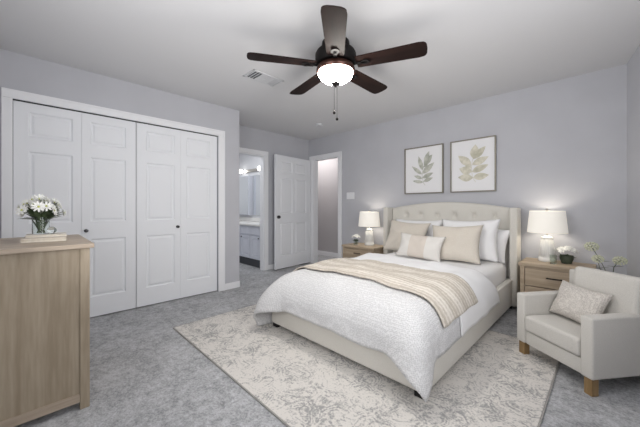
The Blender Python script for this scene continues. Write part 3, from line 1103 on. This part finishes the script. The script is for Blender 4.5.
table_lamp((-2.61, 3.69, NZL + 0.001), 'white fluted table lamp with linen shade, left of the bed', 1.3)
table_lamp((-0.438, 3.725, NZR + 0.001), 'white fluted table lamp with linen shade, right of the bed', 1.3)


def blossom(bm, c, r, nrm, npet=9, cup=0.3, pw=0.30):
    nrm = Vector(nrm).normalized()
    a = nrm.cross(Vector((0.3, 0.2, 1))).normalized()
    b = nrm.cross(a)
    for k in range(npet):
        t = 2 * PI * k / npet + random.uniform(-.1, .1)
        d = a * math.cos(t) + b * math.sin(t)
        s = nrm.cross(d)
        w_ = r * pw
        p = [c + d * r * 0.12, c + d * r * 0.55 + s * w_ + nrm * r * cup * 0.5, c + d * r * 0.95 + s * w_ * 0.6 + nrm * r * cup * 0.6,
             c + d * r * 1.03 + nrm * r * cup * 0.55, c + d * r * 0.95 - s * w_ * 0.6 + nrm * r * cup * 0.6, c + d * r * 0.55 - s * w_ + nrm * r * cup * 0.5]
        vs = [bm.verts.new(q) for q in p]
        bm.faces.new(vs)
        th = nrm * (-r * 0.05)
        vs2 = [bm.verts.new(q + th) for q in p]
        bm.faces.new(vs2[::-1])
        for i in range(6):
            bm.faces.new((vs[i], vs2[i], vs2[(i + 1) % 6], vs[(i + 1) % 6]))


def ball(bm, c, r, n=10, M=None):
    return lathe(bm, [(r * math.sin(PI * i / n) if 0 < i < n else 0, -r * math.cos(PI * i / n)) for i in range(n + 1)], n + 2, c)


def leaf3(bm, base, d, L_, W):
    d = Vector(d).normalized()
    s = d.cross(Vector((0, 0, 1))).normalized()
    up = s.cross(d)
    n = 5
    rows = []
    for i in range(n + 1):
        f = i / n
        c = Vector(base) + d * L_ * f - up * L_ * 0.25 * f * f
        w_ = W * math.sin(PI * min(1, 0.08 + f * 0.92)) + 0.0004
        rows.append((bm.verts.new(c + s * w_), bm.verts.new(c - up * w_ * 0.25), bm.verts.new(c - s * w_)))
    for a, b in zip(rows, rows[1:]):
        bm.faces.new((a[0], a[1], b[1], b[0]))
        bm.faces.new((a[1], a[2], b[2], b[1]))


def flower_pot(loc, label, r, glass):
    t = thing('potted_flowers', label, 'flowers', loc)
    hh = r * 1.5
    if glass:
        obj('vase', lathe(BM(), [(0, 0), (r * 0.8, 0), (r * 0.85, hh * 1.3), (r * 0.8, hh * 1.3), (r * 0.75, 0.004), (0, 0.004)], 24), M_ggreen, t, True, 40)
    else:
        obj('pot', lathe(BM(), [(0, 0), (r * 0.75, 0), (r * 1.05, hh * 0.6), (r * 1.0, hh), (r * 0.9, hh), (r * 0.85, hh * 0.8), (0, hh * 0.8)], 24), M_pot, t, True, 40)
    top = hh * (1.3 if glass else 1.0)
    bm = BM()
    for k in range(16):
        a = 2 * PI * k / 16
        leaf3(bm, (0, 0, top * 0.6), (math.cos(a), math.sin(a), random.uniform(0.4, 1.0)), r * 1.5, r * 0.3)
    for k in range(6):
        a = 2 * PI * k / 6
        tube(bm, [(r * 0.3 * math.cos(a), r * 0.3 * math.sin(a), 0.006), (r * 0.5 * math.cos(a), r * 0.5 * math.sin(a), top * 1.1)], 0.0025, 5)
    obj('foliage', bm, M_leaf, t)
    nf = 10
    for k in range(nf):
        a = k * 2.4
        rr = r * 1.35 * math.sqrt((k + 0.3) / nf)
        c = Vector((rr * math.cos(a), rr * math.sin(a), top + r * 1.55 - rr * 0.5))
        bm = BM()
        n_ = Vector((math.cos(a) * rr / r * 0.8, math.sin(a) * rr / r * 0.8, 0.8))
        blossom(bm, c, r * 0.66, n_, 7, 0.45)
        blossom(bm, c + n_.normalized() * r * 0.08, r * 0.42, n_, 6, 0.9)
        obj('blossom', bm, M_petal, t)
    return t


flower_pot((-2.80, 3.60, NZL + 0.001), 'small white flower posy in a glass vase beside the left lamp', 0.042, True)
flower_pot((-0.285, 3.72, NZR + 0.001), 'white flowers in a round dark green pot beside the right lamp', 0.052, False)
gt = obj('glass_tumbler', lathe(BM(), [(0, 0), (0.026, 0), (0.028, 0.085), (0.026, 0.085), (0.024, 0.005), (0, 0.005)], 24), M_ggreen, None, True, 40)
gt.location = (-0.375, 3.60, NZR + 0.001)
tag(gt, 'pale green glass tumbler in front of the right lamp', 'glass')

# tall vase with umbels behind the armchair
tv = thing('floor_vase', 'slim ceramic floor vase behind the armchair in the corner', 'vase', (0.02, 3.66, 0))
obj('vase_body', lathe(BM(), [(0, 0), (0.045, 0), (0.07, 0.08), (0.06, 0.22), (0.03, 0.36), (0.034, 0.42), (0.028, 0.42), (0.024, 0.36), (0, 0.30)], 28), M_ceramic, tv, True)
for (pts, lab, r_) in (([(0.02, 3.66, 0.33), (0.0, 3.62, 0.50), (-0.04, 3.56, 0.62), (-0.100, 3.50, 0.755)], 'pale green umbel flower standing highest behind the armchair', 0.045),
                       ([(0.02, 3.66, 0.33), (-0.01, 3.60, 0.48), (-0.05, 3.53, 0.57), (-0.06, 3.50, 0.65)], 'pale green umbel flower low and left behind the armchair', 0.038),
                       ([(0.02, 3.66, 0.33), (0.03, 3.64, 0.48), (0.04, 3.60, 0.58), (0.075, 3.55, 0.645)], 'pale green umbel flower by the right wall corner', 0.042)):
    f = thing('umbel_flower', lab, 'flower', pts[0], 0, 'umbel flowers in the floor vase')
    p0 = Vector(pts[0])
    q = [Vector(p) - p0 for p in pts]
    bm = tube(BM(), q, 0.0028, 6)
    leaf3(bm, q[2], (0.5, -0.3, 0.3), 0.07, 0.014)
    leaf3(bm, q[2], (-0.5, -0.5, 0.3), 0.06, 0.012)
    obj('stem', bm, M_stem, f)
    bm = BM()
    for k in range(46):
        z = 1 - 2 * (k + 0.5) / 46
        rr = math.sqrt(1 - z * z)
        a = k * 2.4
        d = Vector((rr * math.cos(a), rr * math.sin(a), z * 0.8))
        c = q[-1] + d * r_
        tube(bm, [q[-1], c], 0.0008, 3)
        ball(bm, c, r_ * 0.17, 5)
    obj('flower_head', bm, M_cream, f, True)

# ------------------------------------------------------------------ armchair
dep = Vector((0.60, 0.80, 0))
fl = Vector((-0.491, 2.605, 0))      # front left corner
ch = thing('armchair', 'light grey upholstered armchair with oak legs beside the bed', 'armchair', fl, math.atan2(-0.6, 0.8))
W, Dp = 0.538, 0.57
# local: x = across (to the sitter's left as seen), y = depth
AT = 0.072
for a in (0, W - AT):
    obj('arm', bx(a, a + AT, 0, Dp - 0.02, 0.10, 0.458, bev=0.014, seg=3), M_chair, ch, True, 40)
obj('seat_frame', bx(AT + 0.001, W - AT - 0.001, 0.012, Dp - 0.05, 0.10, 0.195, bev=0.008), M_chair, ch, True, 40)
bm = bx(AT + 0.003, W - AT - 0.003, -0.006, 0.42, 0.198, 0.312, bev=0.026, seg=4)
obj('seat_cushion', bm, M_chair, ch, True, 50)
obj('backrest', bx(0.0, W, Dp - 0.115, Dp + 0.01, 0.10, 0.622, bev=0.02, seg=3), M_chair, ch, True, 40)
M_b = Matrix.Translation((W / 2 + 0.055, Dp - 0.185, 0.482)) @ Matrix.Rotation(R(-8), 4, 'X')
bm = bx(-0.20, 0.20, -0.055, 0.055, -0.165, 0.190, bev=0.035, seg=4)
xform(bm, M_b)
obj('back_cushion', bm, M_chair, ch, True, 50)
for (x, y) in ((0.035, 0.035), (W - 0.035, 0.035), (0.035, Dp - 0.03), (W - 0.035, Dp - 0.03)):
    bm = BM()
    wx = fl.x + 0.8 * x + 0.6 * y
    wy = fl.y - 0.6 * x + 0.8 * y
    z0 = 0.0101 if (wx < -0.21 and wy < 2.92) else 0.0
    box(bm, x - 0.023, x + 0.023, y - 0.023, y + 0.023, z0, 0.0995, 0.002)
    k = obj('leg', bm, M_legoak, ch)
    k['label'] = 'square oak leg'
pc = fl + Vector((0.8, -0.6, 0)) * 0.245 + dep * 0.255
pillow('throw_pillow', 'nubby cream cushion leaning in the grey armchair', 0.34, 0.26, 0.11, (pc.x, pc.y, 0.437), R(24), M_boucle, math.atan2(-0.6, 0.8), R(3), seed=8, cat='cushion')

# ------------------------------------------------------------------ dresser
dr = thing('dresser', 'light oak dresser with a panelled end at the left edge', 'dresser', (-2.40, -0.02, 0))
ox2, oy2 = -2.40, -0.02
def D2(x0, x1, y0, y1, z0, z1, **k):
    return bx(x0 - ox2, x1 - ox2, y0 - oy2, y1 - oy2, z0, z1, **k)
X1, X0, Y1, Y0 = -2.030, -2.740, 0.225, -0.26
obj('top', D2(X0 - 0.015, X1 + 0.018, Y0, Y1 + 0.018, 0.880, 0.904, bev=0.004), M_oaky, dr)
bm = BM()
for (a, b_) in ((X1 - 0.04, X1), (X0, X0 + 0.04)):
    for (c, d) in ((Y1 - 0.042, Y1), (Y0, Y0 + 0.042)):
        obj('corner_post', D2(a, b_, c, d, 0, 0.879, bev=0.003), M_oak, dr)
for (a, b_) in ((X1 - 0.025, X1 - 0.010), (X0 + 0.010, X0 + 0.025)):
    bm = D2(a, b_, Y0 + 0.042, Y1 - 0.042, 0.045, 0.879)
    obj('side_panel', bm, M_oak, dr)
    o_ = 0.006 if a > -2.4 else -0.006
    obj('bottom_rail', D2(a + o_, b_ + o_, Y0 + 0.042, Y1 - 0.042, 0.040, 0.085), M_oaky, dr)
obj('back_panel', D2(X0 + 0.04, X1 - 0.04, Y0, Y0 + 0.012, 0.045, 0.879), M_oakx, dr)
for k in range(4):
    z0 = 0.06 + k * 0.204
    d = obj('drawer', D2(X0 + 0.043, X1 - 0.043, Y0 + 0.03, Y1 - 0.004, z0, z0 + 0.198, bev=0.003), M_oakx, dr)
    bm = BM()
    for sx in (-0.06, 0.06):
        box(bm, -2.385 + sx - 0.005 - ox2, -2.385 + sx + 0.005 - ox2, Y1 - 0.004 - oy2, Y1 + 0.02 - oy2, z0 + 0.095, z0 + 0.105)
    box(bm, -2.385 - 0.075 - ox2, -2.385 + 0.075 - ox2, Y1 + 0.02 - oy2, Y1 + 0.028 - oy2, z0 + 0.094, z0 + 0.106)
    obj('drawer_handle', bm, M_dark, d)


def book(label, loc, rz, w_, d_, h, m):
    t = thing('book', label, 'book', loc, rz, 'books under the flower vase')
    bm = BM()
    box(bm, -w_ / 2, w_ / 2, -d_ / 2, d_ / 2, 0, 0.003, 0.001)
    box(bm, -w_ / 2, w_ / 2, -d_ / 2, d_ / 2, h - 0.003, h, 0.001)
    box(bm, -w_ / 2, -w_ / 2 + 0.003, -d_ / 2, d_ / 2, 0.003, h - 0.003)
    obj('cover', bm, m, t)
    obj('pages', bx(-w_ / 2 + 0.004, w_ / 2 - 0.004, -d_ / 2 + 0.004, d_ / 2 - 0.004, 0.0035, h - 0.0035), M_page, t)
    return t


book('beige hardcover book, lower of the two on the dresser', (-2.335, 0.055, 0.905), R(84), 0.190, 0.150, 0.027, M_book2)
book('cream hardcover book, upper of the two, directly under the vase', (-2.340, 0.060, 0.933), R(88), 0.172, 0.142, 0.014, M_book1)
VX, VY, VZ = -2.345, 0.035, 0.948
vs = obj('glass_vase', lathe(BM(), [(0, 0), (0.036, 0), (0.038, 0.003), (0.038, 0.098), (0.0355, 0.098), (0.0355, 0.006), (0, 0.006)], 32), M_glass, None, True, 40)
vs.location = (VX, VY, VZ)
tag(vs, 'clear cylindrical glass vase holding daisies on the books', 'vase')
go = obj('glass_ornament', ball(BM(), (0, 0, 0.021), 0.021, 16), M_glass, None, True)
go.location = (VX + 0.055, VY + 0.045, VZ)
tag(go, 'small clear glass ball in front of the daisy vase', 'ornament')
for k in range(21):
    a = k * 2.4
    el = math.sqrt((k + 0.5) / 21)
    d = Vector((math.cos(a) * el, math.sin(a) * el, 1.05 - 0.75 * el * el))
    head = Vector((VX, VY, VZ + 0.095)) + Vector((d.x * 0.10, d.y * 0.10, d.z * 0.105 - 0.004))
    f = thing('daisy', 'white daisy bloom in the glass vase on the dresser', 'flower', (VX, VY, VZ + 0.01), 0, 'daisies in the glass vase')
    o_ = Vector((VX, VY, VZ + 0.01))
    b0 = Vector((-math.cos(a) * 0.018, -math.sin(a) * 0.018, 0.0))
    mid = Vector((math.cos(a) * 0.02 * el, math.sin(a) * 0.02 * el, 0.085))
    bm = tube(BM(), [b0, mid, head - o_], 0.0018, 5)
    obj('stem', bm, M_stem, f)
    nn = Vector((d.x + random.uniform(-.5, .5), d.y + random.uniform(-.5, .5), random.uniform(0.1, 0.8)))
    head += Vector((random.uniform(-.008, .008), random.uniform(-.008, .008), random.uniform(-.012, .012)))
    # lean some heads toward the room
    bm = BM()
    blossom(bm, head - o_, random.uniform(0.024, 0.033), nn, 10, random.uniform(0.0, 0.5), pw=0.17)
    blossom(bm, head - o_ + nn.normalized() * 0.003, 0.018, nn, 9, 0.6, pw=0.17)
    obj('petals', bm, M_petal, f)
    nM = Matrix.Translation(head - o_ + nn.normalized() * 0.004)
    bm = BM()
    ball(bm, (0, 0, 0), 0.006, 8)
    xform(bm, nM)
    obj('flower_centre', bm, M_center, f, True)
bm = BM()
for k in range(60):
    a = random.uniform(0, 2 * PI)
    el = random.uniform(0.2, 1.0)
    leaf3(bm, (math.cos(a) * 0.02, math.sin(a) * 0.02, random.uniform(0.075, 0.11)), (math.cos(a) * el, math.sin(a) * el, random.uniform(0.1, 1.1)), random.uniform(0.06, 0.10), 0.012)
for k in range(14):
    a = k * 2.4
    leaf3(bm, (math.cos(a) * 0.008, math.sin(a) * 0.008, 0.012), (math.cos(a) * 0.2, math.sin(a) * 0.2, 1), 0.08, 0.008)
gr = obj('greenery', bm, M_leaf, None)
gr.location = (VX, VY, VZ)
tag(gr, 'dark green leaves tucked among the daisies in the glass vase', 'leaves')
